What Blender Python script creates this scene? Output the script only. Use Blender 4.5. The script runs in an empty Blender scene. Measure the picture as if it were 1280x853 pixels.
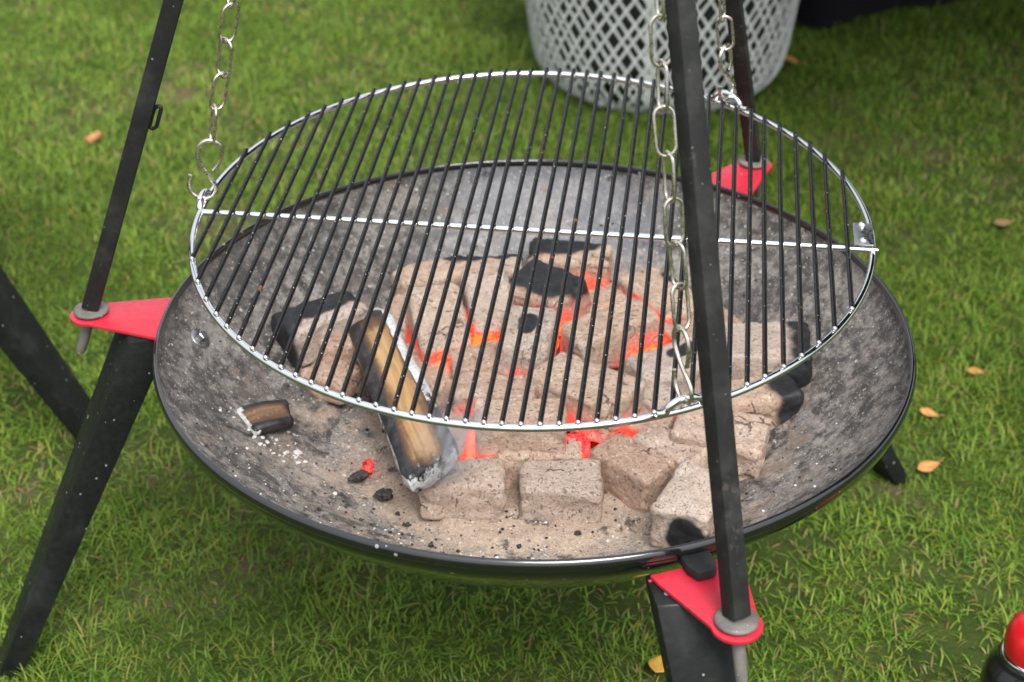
import bpy, bmesh, math, random
import numpy as np
from mathutils import Vector, Matrix, Euler, noise

# ------------------------------------------------------------------ camera, sky, sun, exposure
scene = bpy.context.scene
cam_data = bpy.data.cameras.new("camera")
cam = bpy.data.objects.new("camera", cam_data)
scene.collection.objects.link(cam)
scene.camera = cam
p, yw, ro = math.radians(31.924), math.radians(-0.416), math.radians(-0.055)
f_ = Vector((math.sin(yw)*math.cos(p), math.cos(yw)*math.cos(p), -math.sin(p)))
r_ = Vector((math.cos(yw), -math.sin(yw), 0)); u_ = r_.cross(f_)
r2 = r_*math.cos(ro)+u_*math.sin(ro); u2 = u_*math.cos(ro)-r_*math.sin(ro)
M = Matrix((r2, u2, -f_)).transposed().to_4x4(); M.translation = Vector((-0.0116, -1.6103, 1.4518))
cam.matrix_world = M
cam_data.sensor_width = 36.0
cam_data.lens = 2202.2/1280*36
cam_data.clip_start = 0.05
cam_data.clip_end = 500
cam_data.dof.use_dof = True
cam_data.dof.focus_distance = 1.72
cam_data.dof.aperture_fstop = 6.3

SUN_EL, SUN_AZ = 54.0, 163.0      # overcast: broad soft sun, high, from behind right of the viewer
world = bpy.data.worlds.new("World"); scene.world = world; world.use_nodes = True
wn = world.node_tree.nodes; wl = world.node_tree.links; wn.clear()
sky = wn.new('ShaderNodeTexSky'); sky.sky_type = 'NISHITA'; sky.sun_disc = False
sky.sun_elevation = math.radians(SUN_EL); sky.sun_rotation = math.radians(SUN_AZ)
sky.dust_density = 4.0; sky.air_density = 1.0; sky.ozone_density = 1.5
hs = wn.new('ShaderNodeHueSaturation'); hs.inputs['Saturation'].default_value = 0.38
bg = wn.new('ShaderNodeBackground'); bg.inputs['Strength'].default_value = 0.15
wo = wn.new('ShaderNodeOutputWorld')
wl.new(sky.outputs[0], hs.inputs['Color']); 
# a closed cloud deck over the clear-sky model: CIE overcast gradient, brighter towards the zenith
geo = wn.new('ShaderNodeTexCoord'); sep = wn.new('ShaderNodeSeparateXYZ'); wl.new(geo.outputs['Generated'], sep.inputs[0])
mz = wn.new('ShaderNodeMapRange'); wl.new(sep.outputs[2], mz.inputs['Value'])
for k_, v_ in zip(('From Min', 'From Max', 'To Min', 'To Max'), (0, 1, .36, 1.08)): mz.inputs[k_].default_value = v_
cl = wn.new('ShaderNodeMix'); cl.data_type = 'RGBA'; cl.blend_type = 'MULTIPLY'; cl.inputs['Factor'].default_value = 1
cl.inputs[6].default_value = (3.1, 3.2, 3.4, 1); wl.new(mz.outputs[0], cl.inputs[7])
ms = wn.new('ShaderNodeMix'); ms.data_type = 'RGBA'; ms.inputs['Factor'].default_value = .72
wl.new(hs.outputs[0], ms.inputs[6]); wl.new(cl.outputs[2], ms.inputs[7]); wl.new(ms.outputs[2], bg.inputs['Color']); wl.new(bg.outputs[0], wo.inputs['Surface'])
sd = bpy.data.lights.new("sun", 'SUN'); sd.energy = 1.4; sd.angle = math.radians(26); sd.color = (1, .97, .92)
sun = bpy.data.objects.new("sun", sd); scene.collection.objects.link(sun)
az, el = math.radians(SUN_AZ), math.radians(SUN_EL)
sun.rotation_euler = Vector((math.sin(az)*math.cos(el), math.cos(az)*math.cos(el), math.sin(el))).to_track_quat('Z', 'Y').to_euler()
scene.view_settings.view_transform = 'Standard'; scene.view_settings.look = 'None'
scene.view_settings.exposure = 1.55; scene.view_settings.gamma = 1.0
scene.view_settings.use_curve_mapping = False
scene.render.engine = 'CYCLES'
scene.cycles.max_bounces = 6; scene.cycles.diffuse_bounces = 3; scene.cycles.glossy_bounces = 3; scene.cycles.transmission_bounces = 3; scene.cycles.volume_bounces = 0
scene.cycles.volume_step_rate = 2.0

C = scene.collection
RND = random.Random(11)

# ------------------------------------------------------------------ node helpers
class NT:
    def __init__(s, name):
        s.m = bpy.data.materials.new(name); s.m.use_nodes = True
        s.n = s.m.node_tree.nodes; s.l = s.m.node_tree.links; s.n.clear()
        s.out = s.n.new('ShaderNodeOutputMaterial')
    def new(s, t, **kw):
        x = s.n.new(t)
        for k, v in kw.items(): setattr(x, k, v)
        return x
    def put(s, sock, v):
        if hasattr(v, 'is_output') or isinstance(v, bpy.types.NodeSocket): s.l.new(v, sock)
        elif v is not None:
            if isinstance(v, (tuple, list)) and len(v) == 3 and sock.type == 'RGBA': v = (*v, 1)
            sock.default_value = v
    def coord(s, which='Object'): return s.new('ShaderNodeTexCoord').outputs[which]
    def noise(s, vec, scale, detail=4, rough=.55, dist=0):
        x = s.new('ShaderNodeTexNoise'); s.put(x.inputs['Vector'], vec)
        x.inputs['Scale'].default_value = scale; x.inputs['Detail'].default_value = detail
        x.inputs['Roughness'].default_value = rough; x.inputs['Distortion'].default_value = dist
        return x.outputs['Fac']
    def voro(s, vec, scale, out='Distance', feature='F1'):
        x = s.new('ShaderNodeTexVoronoi', feature=feature); s.put(x.inputs['Vector'], vec); x.inputs['Scale'].default_value = scale
        return x.outputs[out]
    def ramp(s, fac, a, b, ca=0.0, cb=1.0):
        x = s.new('ShaderNodeMapRange'); x.interpolation_type = 'SMOOTHSTEP'
        s.put(x.inputs['Value'], fac)
        for k, v in zip(('From Min', 'From Max', 'To Min', 'To Max'), (a, b, ca, cb)): x.inputs[k].default_value = v
        return x.outputs[0]
    def math(s, op, a, b=None, c=None):
        x = s.new('ShaderNodeMath', operation=op); s.put(x.inputs[0], a)
        if b is not None: s.put(x.inputs[1], b)
        if c is not None: s.put(x.inputs[2], c)
        return x.outputs[0]
    def mix(s, fac, a, b):
        x = s.new('ShaderNodeMix', data_type='RGBA'); s.put(x.inputs['Factor'], fac)
        s.put(x.inputs['A'], None)
        s.put(x.inputs[6], a); s.put(x.inputs[7], b)
        return x.outputs[2]
    def bump(s, h, strength, dist=.002, normal=None):
        x = s.new('ShaderNodeBump'); x.inputs['Strength'].default_value = strength; x.inputs['Distance'].default_value = dist
        s.put(x.inputs['Height'], h)
        if normal is not None: s.put(x.inputs['Normal'], normal)
        return x.outputs[0]
    def attr(s, name, out='Fac'): 
        x = s.new('ShaderNodeAttribute'); x.attribute_name = name; return x.outputs[out]
    def flecks(s, vec, scale, size, share):
        """small scattered specks: 1 inside a speck"""
        d = s.voro(vec, scale); c = s.voro(vec, scale, 'Color')
        sep = s.new('ShaderNodeSeparateColor'); s.put(sep.inputs[0], c)
        rad = s.math('MULTIPLY', s.math('POWER', sep.outputs[1], 2.0), size)
        inside = s.math('LESS_THAN', d, rad); gate = s.math('LESS_THAN', sep.outputs[0], share)
        return s.math('MULTIPLY', inside, gate)
    def bsdf(s, color, rough=.5, metal=0.0, normal=None, spec=.5, coat=0.0, emis=None, estr=None):
        b = s.new('ShaderNodeBsdfPrincipled')
        s.put(b.inputs['Base Color'], color); s.put(b.inputs['Roughness'], rough); s.put(b.inputs['Metallic'], metal)
        b.inputs['Specular IOR Level'].default_value = spec; b.inputs['Coat Weight'].default_value = coat
        if normal is not None: s.put(b.inputs['Normal'], normal)
        if emis is not None: s.put(b.inputs['Emission Color'], emis); s.put(b.inputs['Emission Strength'], estr)
        s.l.new(b.outputs[0], s.out.inputs['Surface'])
        return b

def painted_metal(name, base, worn, fleck, share, rough=.5, wear=.62, fscale=150, streak=None, spec=.28):
    t = NT(name); co = t.coord()
    n1 = t.noise(co, 18, 6, .65); n2 = t.noise(co, 140, 4, .6)
    col = t.mix(t.ramp(n1, wear-.14, wear+.12), base, worn)
    if streak: col = t.mix(t.ramp(t.noise(co, 45, 5, .7), .60, .72), col, streak)
    fl = t.math('MAXIMUM', t.flecks(co, fscale, .30, share), t.flecks(co, fscale*2.7, .42, share*1.2))
    col = t.mix(fl, col, fleck)
    r = t.ramp(n2, .3, .7, rough-.12, rough+.14)
    t.bsdf(col, t.math('MAXIMUM', r, t.math('MULTIPLY', fl, .9)), 0, t.bump(n2, .25, .0008), spec=spec)
    return t.m
def metal_mat(name, col, rough, tarnish=(.35, .34, .32), amount=.5):
    t = NT(name); co = t.coord()
    n = t.noise(co, 55, 5, .6)
    c = t.mix(t.ramp(n, .68-.15*amount, .9-.15*amount), col, tarnish)
    t.bsdf(c, t.ramp(t.noise(co, 220, 3), .3, .75, rough*.7, rough*1.7), 1.0, None)
    return t.m

MAT = {}
MAT['pole'] = painted_metal('pole_paint', (.015, .0155, .0155), (.036, .036, .035), (.18, .175, .165), .015, .64, .60, 190, (.06, .054, .048))
MAT['leg'] = painted_metal('leg_paint', (.008, .009, .009), (.020, .022, .021), (.24, .25, .24), .03, .5, .62, 95)
MAT['red'] = painted_metal('red_paint', (.47, .022, .042), (.36, .024, .036), (.55, .30, .30), .015, .36, .66, 110, (.16, .035, .035), .45)
MAT['washer'] = painted_metal('worn_steel', (.085, .08, .073), (.17, .155, .14), (.34, .32, .3), .10, .5, .5, 200)
MAT['chrome'] = metal_mat('bright_chrome', (.78, .79, .80), .13, (.45, .44, .42), .35)
MAT['bead'] = metal_mat('weld_steel', (.55, .55, .55), .3, (.3, .29, .28), .5)
MAT['dull'] = metal_mat('dull_steel', (.34, .34, .35), .34, (.14, .13, .12), .6)
MAT['chain'] = metal_mat('nickel_chain', (.66, .62, .53), .26, (.48, .43, .34), .1)
def rod_mat():
    t = NT('black_grate_rod'); co = t.coord()
    fl = t.math('MAXIMUM', t.flecks(co, 230, .22, .05), t.flecks(co, 520, .36, .08))
    n = t.noise(co, 60, 5, .65)
    c = t.mix(t.ramp(n, .5, .8), (.006, .006, .0065), (.018, .0175, .0175))
    c = t.mix(t.ramp(t.noise(co, 35, 4, .7), .66, .74), c, (.16, .06, .02))
    c = t.mix(fl, c, (.42, .41, .40))
    t.bsdf(c, t.ramp(n, .3, .75, .14, .30), 0, None, spec=.26); return t.m
MAT['rod'] = rod_mat()

def bowl_inside():
    t = NT('sooty_dusty_steel'); co = t.coord()
    big = t.noise(co, 9, 6, .62, .4); mid = t.noise(co, 64, 6, .75); fine = t.noise(co, 230, 4, .75)
    base = t.mix(t.ramp(mid, .38, .66), (.050, .047, .045), (.150, .139, .130))
    # smoother steel on the rear wall, its greasy sky sheen painted grey-blue
    d = t.new('ShaderNodeVectorMath', operation='DISTANCE'); t.put(d.inputs[0], co); d.inputs[1].default_value = (.02, .31, .395-.0)
    sc = t.math('ADD', d.outputs['Value'], t.math('MULTIPLY', t.math('SUBTRACT', big, .5), .16))
    sheen = t.ramp(sc, .185, .09)
    base = t.mix(t.math('MULTIPLY', sheen, .85), base, t.mix(t.ramp(mid, .4, .7), (.15, .155, .172), (.215, .217, .23)))
    # dust, more of it low in the dish
    sx = t.new('ShaderNodeSeparateXYZ'); t.put(sx.inputs[0], co)
    low = t.ramp(sx.outputs[2], .46, .33)
    dust = t.math('MULTIPLY', t.ramp(t.math('ADD', t.math('MULTIPLY', mid, .6), t.math('MULTIPLY', big, .5)), .50, .68), t.math('MULTIPLY_ADD', low, .6, .40))
    base = t.mix(dust, base, t.mix(t.ramp(fine, .35, .65), (.22, .198, .178), (.40, .365, .33)))
    base = t.mix(t.math('MULTIPLY', t.math('MULTIPLY', t.ramp(sx.outputs[2], .40, .30), t.ramp(t.noise(co, 20, 6, .7, .5), .44, .60)), .8), base, t.mix(t.ramp(fine, .35, .65), (.34, .255, .19), (.50, .40, .32)))
    base = t.mix(t.ramp(t.noise(co, 16, 5, .7), .60, .70), base, (.16, .105, .075))
    base = t.mix(t.math('MULTIPLY', t.ramp(t.noise(co, 24, 6, .75, .8), .55, .66), .85), base, (.024, .021, .02))
    fl = t.math('MAXIMUM', t.math('MAXIMUM', t.flecks(co, 110, .28, .12), t.flecks(co, 260, .40, .22)), t.flecks(co, 560, .5, .3))
    base = t.mix(t.math('MULTIPLY', fl, .75), base, (.50, .47, .43))
    rough = t.math('SUBTRACT', .72, t.math('MULTIPLY', sheen, .34))
    t.bsdf(base, rough, 0, t.bump(t.math('ADD', fine, t.math('MULTIPLY', fl, .8)), .55, .0015), spec=.45); return t.m
MAT['bowl_in'] = bowl_inside()
def bowl_out():
    t = NT('black_enamel'); co = t.coord()
    n = t.noise(co, 60, 5, .6)
    fl = t.flecks(co, 120, .3, .14)
    c = t.mix(t.ramp(n, .6, .8), (.006, .006, .007), (.02, .019, .018)); c = t.mix(fl, c, (.25, .25, .24))
    t.bsdf(c, t.ramp(n, .3, .8, .10, .30), 0, t.bump(n, .08, .001), spec=.6, coat=.8); return t.m
MAT['bowl_out'] = bowl_out()

def ash_mat():
    t = NT('wood_ash'); co = t.coord()
    big = t.noise(co, 11, 6, .65, .6); mid = t.noise(co, 55, 6, .7); fine = t.noise(co, 320, 4, .75)
    sx = t.new('ShaderNodeSeparateXYZ'); t.put(sx.inputs[0], co)
    tan = t.mix(t.ramp(fine, .3, .7), (.38, .28, .205), (.56, .45, .355))
    grey = t.mix(t.ramp(fine, .35, .65), (.14, .135, .13), (.33, .31, .29))
    # pink-tan brick dust where the briquettes crumble, grey ash further out
    d = t.new('ShaderNodeVectorMath', operation='DISTANCE'); t.put(d.inputs[0], co); d.inputs[1].default_value = (.0, -.10, .31)
    k = t.math('ADD', d.outputs['Value'], t.math('MULTIPLY', t.math('SUBTRACT', t.math('ADD', t.math('MULTIPLY', big, .65), t.math('MULTIPLY', mid, .35)), .5), .75))
    rr = t.math('SQRT', t.math('ADD', t.math('POWER', sx.outputs[0], 2), t.math('POWER', sx.outputs[1], 2)))
    edge = t.ramp(t.math('ADD', rr, t.math('MULTIPLY', t.math('SUBTRACT', mid, .5), .22)), .235, .165)
    c = t.mix(t.math('MULTIPLY', t.ramp(k, .30, .16), t.math('MULTIPLY_ADD', edge, .75, .25)), grey, tan)
    c = t.mix(t.math('MULTIPLY', t.ramp(t.noise(co, 26, 5, .7), .56, .64), .85), c, (.06, .057, .056))
    c = t.mix(t.ramp(t.noise(co, 34, 5, .7), .66, .72), c, (.56, .54, .52))
    fl = t.math('MAXIMUM', t.flecks(co, 170, .36, .2), t.flecks(co, 420, .5, .2)); c = t.mix(fl, c, (.66, .62, .58))
    dk = t.math('MAXIMUM', t.flecks(co, 210, .36, .14), t.flecks(co, 520, .5, .2)); c = t.mix(dk, c, (.045, .04, .038))
    h = t.math('ADD', t.math('MULTIPLY', mid, .8), t.math('ADD', fine, t.math('MULTIPLY', fl, .6)))
    t.bsdf(c, .92, 0, t.bump(h, .8, .003), spec=.2); return t.m
MAT['ash'] = ash_mat()

def brick_mat():
    t = NT('ash_coated_charcoal'); co = t.coord()
    info = t.new('ShaderNodeObjectInfo').outputs['Random']
    off = t.new('ShaderNodeVectorMath', operation='ADD'); t.put(off.inputs[0], co)
    cmb = t.new('ShaderNodeCombineXYZ')
    for i in range(3): t.put(cmb.inputs[i], t.math('MULTIPLY', info, 7.3+3.1*i))
    t.put(off.inputs[1], cmb.outputs[0]); v = off.outputs[0]
    fine = t.noise(v, 420, 5, .75); mid = t.noise(v, 90, 6, .7); big = t.noise(v, 26, 4, .6)
    c = t.mix(t.ramp(mid, .3, .7), (.46, .31, .225), (.62, .46, .355))
    c = t.mix(t.ramp(big, .5, .75), c, (.63, .51, .42))
    c = t.mix(t.ramp(info, .55, .95), c, t.mix(.5, c, (.50, .46, .42)))
    c = t.mix(t.math('MULTIPLY', t.ramp(info, .45, .05), .35), c, (.36, .21, .15))
    c = t.mix(t.math('MULTIPLY', t.ramp(t.noise(v, 300, 5, .8), .53, .66), .60), c, (.21, .125, .085))
    c = t.mix(t.math('MULTIPLY', t.ramp(t.noise(v, 240, 4, .8), .56, .68), .7), c, (.66, .54, .44))
    pores = t.math('MAXIMUM', t.ramp(t.noise(v, 230, 3, .6, .6), .62, .68), t.math('MAXIMUM', t.ramp(t.noise(v, 480, 2, .6), .62, .70), t.flecks(v, 170, .30, .10)))
    c = t.mix(t.math('MULTIPLY', pores, .62), c, (.14, .09, .068))
    wob = t.new('ShaderNodeTexNoise'); t.put(wob.inputs['Vector'], v); wob.inputs['Scale'].default_value = 60
    sc_ = t.new('ShaderNodeVectorMath', operation='SCALE'); t.put(sc_.inputs[0], wob.outputs['Color']); sc_.inputs['Scale'].default_value = .016
    ad_ = t.new('ShaderNodeVectorMath', operation='ADD'); t.put(ad_.inputs[0], v); t.put(ad_.inputs[1], sc_.outputs[0])
    cr = t.math('MULTIPLY', t.ramp(t.voro(ad_.outputs[0], 26, 'Distance', 'DISTANCE_TO_EDGE'), .030, .008), t.ramp(t.noise(v, 17, 2), .57, .64))
    c = t.mix(t.math('MULTIPLY', cr, .8), c, (.12, .07, .05))
    fl = t.flecks(v, 300, .55, .30); c = t.mix(t.math('MULTIPLY', fl, .7), c, (.68, .62, .56))
    ch = t.attr('char'); edge = t.math('ADD', ch, t.math('ADD', t.math('MULTIPLY', t.math('SUBTRACT', big, .5), .25), t.math('MULTIPLY', t.math('SUBTRACT', mid, .5), .10)))
    k = t.ramp(edge, .42, .56)
    soot = t.mix(t.ramp(mid, .35, .75), (.012, .0125, .014), (.034, .035, .039))
    c = t.mix(k, c, soot)
    # red-hot flanks; ember light on neighbouring faces is painted in as red tint
    gl = t.attr('glow'); g1 = t.math('MULTIPLY', gl, t.ramp(t.noise(v, 85, 5, .7), .30, .70, .15, 1.4))
    hot = t.ramp(g1, .06, 1.05); vhot = t.ramp(g1, .85, 1.7)
    c = t.mix(t.math('MULTIPLY', hot, .75), c, (.20, .035, .03))
    ec = t.mix(vhot, (1.0, .035, .018), (1.0, .11, .012))
    es = t.math('ADD', t.math('MULTIPLY', hot, .45), t.math('MULTIPLY', vhot, .55))
    h = t.math('SUBTRACT', t.math('ADD', t.math('MULTIPLY', fine, .7), mid), t.math('ADD', t.math('MULTIPLY', pores, 1.2), t.math('MULTIPLY', cr, 1.0)))
    nb = t.new('ShaderNodeBump'); nb.inputs['Distance'].default_value = .0022; t.put(nb.inputs['Height'], h)
    t.put(nb.inputs['Strength'], t.ramp(k, 0, 1, 1.0, .10))
    t.bsdf(c, t.ramp(k, 0, 1, .93, .55), 0, nb.outputs[0], spec=.3, emis=ec, estr=es); return t.m
MAT['brick'] = brick_mat()

def ember_mat():
    t = NT('glowing_ember'); co = t.coord()
    n = t.noise(co, 60, 5, .65, .5); n2 = t.noise(co, 190, 4, .7)
    hot = t.ramp(t.math('ADD', t.math('MULTIPLY', n, .7), t.math('MULTIPLY', n2, .3)), .36, .60)
    c = t.mix(t.ramp(n2, .5, .75), (.035, .02, .02), (.36, .30, .28))
    ec = t.mix(t.ramp(n, .52, .70), (1.0, .03, .03), (1.0, .12, .03))
    t.bsdf(c, .85, 0, t.bump(n2, .8, .003), emis=ec, estr=t.math('MULTIPLY', hot, .75)); return t.m
MAT['ember'] = ember_mat()
def ember_bed_mat():
    t = NT('ember_bed'); co = t.coord()
    n = t.noise(co, 46, 5, .65, .5); n2 = t.noise(co, 130, 5, .7)
    hot = t.math('MULTIPLY', t.math('MULTIPLY', t.ramp(n, .42, .64), t.attr('heat')), t.ramp(n2, .34, .62, .08, 1.5))
    c = t.mix(t.ramp(n2, .4, .65), (.035, .022, .02), (.17, .11, .085))
    ec = t.mix(t.ramp(n, .52, .70), (1.0, .03, .02), (1.0, .12, .015))
    t.bsdf(c, .9, 0, t.bump(n2, .8, .003), emis=ec, estr=t.math('MULTIPLY', hot, .65)); return t.m
MAT['ember_bed'] = ember_bed_mat()
for k_ in ('brick', 'ember', 'ember_bed'): MAT[k_].cycles.emission_sampling = 'NONE'

def wood_mat(name='charred_firewood', br=(.52, .32, .145), br2=(.30, .165, .068)):
    t = NT(name); co = t.coord()
    mp = t.new('ShaderNodeMapping'); t.put(mp.inputs[0], co); mp.inputs['Scale'].default_value = (9, 110, 60)
    gr = t.noise(mp.outputs[0], 1.0, 5, .6, .4); fine = t.noise(co, 260, 4, .7); mid = t.noise(co, 60, 5, .65)
    c = t.mix(t.ramp(gr, .35, .68), br, br2)
    c = t.mix(t.ramp(fine, .55, .8), c, (.46, .31, .17))
    ch = t.attr('char'); e = t.math('ADD', ch, t.math('MULTIPLY', t.math('SUBTRACT', t.math('ADD', mid, gr), 1.0), .45))
    c = t.mix(t.math('MULTIPLY', t.ramp(e, .12, .46), .9), c, (.10, .048, .024)); k = t.ramp(e, .42, .62)
    c = t.mix(k, c, t.mix(t.ramp(mid, .4, .7), (.012, .012, .013), (.05, .05, .054)))
    a = t.math('ADD', t.attr('ash'), t.math('MULTIPLY', t.math('SUBTRACT', mid, .5), .9)); ka = t.ramp(a, .50, .60)
    c = t.mix(ka, c, t.mix(t.ramp(fine, .4, .6), (.48, .49, .50), (.74, .74, .74)))
    h = t.math('ADD', t.math('ADD', gr, t.math('MULTIPLY', mid, .6)), t.math('MULTIPLY', ka, 1.2))
    t.bsdf(c, t.ramp(k, 0, 1, .7, .45), 0, t.bump(h, .6, .003), spec=.4); return t.m
MAT['wood'] = wood_mat()
MAT['wood_dark'] = wood_mat('dark_firewood', (.20, .115, .065), (.10, .055, .032))

def ground_mat():
    t = NT('lawn_soil'); co = t.coord()
    a = t.noise(co, 2.2, 5, .6); b = t.noise(co, 14, 6, .7); c_ = t.noise(co, 120, 5, .75)
    c = t.mix(t.ramp(b, .35, .65), (.045, .080, .012), (.080, .115, .022))
    c = t.mix(t.ramp(a, .52, .68), c, (.15, .118, .065))
    c = t.mix(t.ramp(c_, .5, .75), c, (.06, .046, .024))
    t.bsdf(c, .95, 0, t.bump(t.math('ADD', b, c_), .9, .012), spec=.15); return t.m
MAT['ground'] = ground_mat()
def grass_mat():
    t = NT('grass_blades')
    col = t.attr('col', 'Color')
    b = t.new('ShaderNodeBsdfPrincipled'); t.put(b.inputs['Base Color'], col); b.inputs['Roughness'].default_value = .55
    b.inputs['Specular IOR Level'].default_value = .14
    tr = t.new('ShaderNodeBsdfTranslucent'); t.put(tr.inputs[0], col)
    mx = t.new('ShaderNodeMixShader'); mx.inputs[0].default_value = .28
    t.l.new(b.outputs[0], mx.inputs[1]); t.l.new(tr.outputs[0], mx.inputs[2]); t.l.new(mx.outputs[0], t.out.inputs[0]); return t.m
MAT['grass'] = grass_mat()
def simple(name, c1, c2, rough, scale=40, spec=.4, bump=.3, metal=0):
    t = NT(name); co = t.coord(); n = t.noise(co, scale, 5, .65)
    t.bsdf(t.mix(t.ramp(n, .35, .68), c1, c2), rough, metal, t.bump(n, bump, .002), spec=spec); return t.m
MAT['lattice'] = simple('galvanised_mesh', (.48, .50, .50), (.62, .635, .63), .5, 60)
MAT['bag'] = simple('black_bin_bag', (.020, .020, .021), (.036, .036, .038), .4, 30)
MAT['cloth'] = simple('black_tablecloth', (.006, .0055, .008), (.010, .009, .012), .9, 180, .15)
MAT['black_plastic'] = simple('black_gloss', (.007, .007, .008), (.012, .012, .013), .18, 30, .6, .05)
MAT['red_plastic'] = simple('red_gloss', (.52, .008, .015), (.60, .012, .02), .28, 60, .5, .05)
MAT['leaf'] = simple('dry_leaf', (.50, .26, .075), (.36, .16, .05), .6, 90)
MAT['leaf_dull'] = simple('dull_leaf', (.26, .16, .07), (.19, .11, .05), .7, 90)
MAT['leaf_yellow'] = simple('yellow_leaf', (.60, .36, .05), (.48, .25, .04), .55, 90)
MAT['cork'] = simple('orange_filter', (.45, .22, .085), (.36, .16, .06), .75, 200)
MAT['flake'] = simple('ash_flake', (.50, .49, .47), (.72, .71, .70), .9, 200)
MAT['crumb'] = simple('charcoal_crumb', (.020, .019, .019), (.07, .065, .06), .8, 200)

# ------------------------------------------------------------------ mesh helpers
def mesh(name, verts, faces, smooth=True):
    me = bpy.data.meshes.new(name); me.from_pydata([tuple(v) for v in verts], [], faces); me.update()
    if smooth: me.polygons.foreach_set('use_smooth', [True]*len(me.polygons))
    return me
def obj(name, me, mat, parent=None, **props):
    o = bpy.data.objects.new(name, me); C.objects.link(o)
    if me is not None and mat is not None and len(me.materials) == 0: me.materials.append(mat)
    if parent is not None: o.parent = parent
    for k, v in props.items(): o[k] = v
    return o
def thing(name, label, category, loc=(0, 0, 0), group=None):
    o = bpy.data.objects.new(name, None); C.objects.link(o); o.location = loc; o.empty_display_size = .05
    o['label'] = label; o['category'] = category
    if group: o['group'] = group
    return o
class B:
    def __init__(s): s.v = []; s.f = []
    def add(s, v, f):
        k = len(s.v); s.v += [Vector(x) for x in v]; s.f += [tuple(i+k for i in q) for q in f]
    def tube(s, path, r, seg=10, closed=False, cap=True):
        path = [Vector(q) for q in path]; n = len(path)
        rr = r if hasattr(r, '__len__') else [r]*n
        t0 = (path[1]-path[0]).normalized(); up = Vector((0, 0, 1)) if abs(t0.z) < .9 else Vector((1, 0, 0))
        nv = (up-t0*up.dot(t0)).normalized(); k = len(s.v); prev = t0
        for i in range(n):
            if closed: t = (path[(i+1) % n]-path[i-1]).normalized()
            else: t = (path[min(i+1, n-1)]-path[max(i-1, 0)]).normalized()
            nv = prev.rotation_difference(t) @ nv; nv = (nv-t*nv.dot(t)).normalized(); prev = t; bv = t.cross(nv)
            for j in range(seg):
                a = 2*math.pi*j/seg; s.v.append(path[i]+(nv*math.cos(a)+bv*math.sin(a))*rr[i])
        m = n if closed else n-1
        for i in range(m):
            for j in range(seg):
                a = k+i*seg+j; b = k+i*seg+(j+1) % seg; c = k+((i+1) % n)*seg+(j+1) % seg; d = k+((i+1) % n)*seg+j
                s.f.append((a, b, c, d))
        if cap and not closed:
            e0 = [s.v[k+j].copy() for j in range(seg)]; e1 = [s.v[k+(n-1)*seg+j].copy() for j in range(seg)]; q = len(s.v); s.v += e0+e1
            s.f.append(tuple(q+j for j in range(seg))[::-1]); s.f.append(tuple(q+seg+j for j in range(seg)))
    def lathe(s, prof, seg=48, center=(0, 0, 0)):
        k = len(s.v); c = Vector(center); n = len(prof)
        for (r, z) in prof:
            for j in range(seg):
                a = 2*math.pi*j/seg; s.v.append(c+Vector((r*math.cos(a), r*math.sin(a), z)))
        for i in range(n-1):
            for j in range(seg): s.f.append((k+i*seg+j, k+i*seg+(j+1) % seg, k+(i+1)*seg+(j+1) % seg, k+(i+1)*seg+j))
    def prism(s, poly, thick, mat=None):
        """poly in local xy, extruded 0..-thick in z, through matrix mat"""
        mat = mat or Matrix.Identity(4); n = len(poly); k = len(s.v)
        for z in (0, -thick):
            for (x, y) in poly: s.v.append(mat @ Vector((x, y, z)))
        s.f.append(tuple(k+i for i in range(n))); s.f.append(tuple(k+n+i for i in range(n))[::-1])
        for i in range(n): s.f.append((k+i, k+n+i, k+n+(i+1) % n, k+(i+1) % n))
    def make(s, name, smooth=True): return mesh(name, s.v, s.f, smooth)
def bevelled(me, w, seg=2, angle=30, auto=True):
    bm = bmesh.new(); bm.from_mesh(me)
    ed = [e for e in bm.edges if len(e.link_faces) == 2 and e.calc_face_angle(0) > math.radians(angle)]
    bmesh.ops.bevel(bm, geom=ed, offset=w, segments=seg, affect='EDGES', profile=.5)
    bmesh.ops.recalc_face_normals(bm, faces=bm.faces)
    bm.to_mesh(me); bm.free()
    me.polygons.foreach_set('use_smooth', [True]*len(me.polygons)); me.set_sharp_from_angle(angle=math.radians(40)); return me
def frame(o, x, z):
    x = Vector(x).normalized(); z = Vector(z); z = (z-x*z.dot(x)).normalized(); y = z.cross(x)
    m = Matrix((x, y, z)).transposed().to_4x4(); m.translation = Vector(o); return m
def circle(r, n, z=0, a0=0): return [(r*math.cos(a0+2*math.pi*i/n), r*math.sin(a0+2*math.pi*i/n), z) for i in range(n)]
def fattr(me, name, vals):
    a = me.attributes.new(name, 'FLOAT', 'POINT'); a.data.foreach_set('value', np.asarray(vals, dtype=np.float32))
def copy_tree(o, parent=None, link=True):
    c = o.copy(); C.objects.link(c); c.parent = parent
    for ch in list(o.children): copy_tree(ch, c)
    return c

# ------------------------------------------------------------------ ground and grass
gb = B(); gb.add([(-60, -60, 0), (60, -60, 0), (60, 60, 0), (-60, 60, 0)], [(0, 1, 2, 3)])
obj('ground', gb.make('ground'), MAT['ground'], kind='structure')

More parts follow.
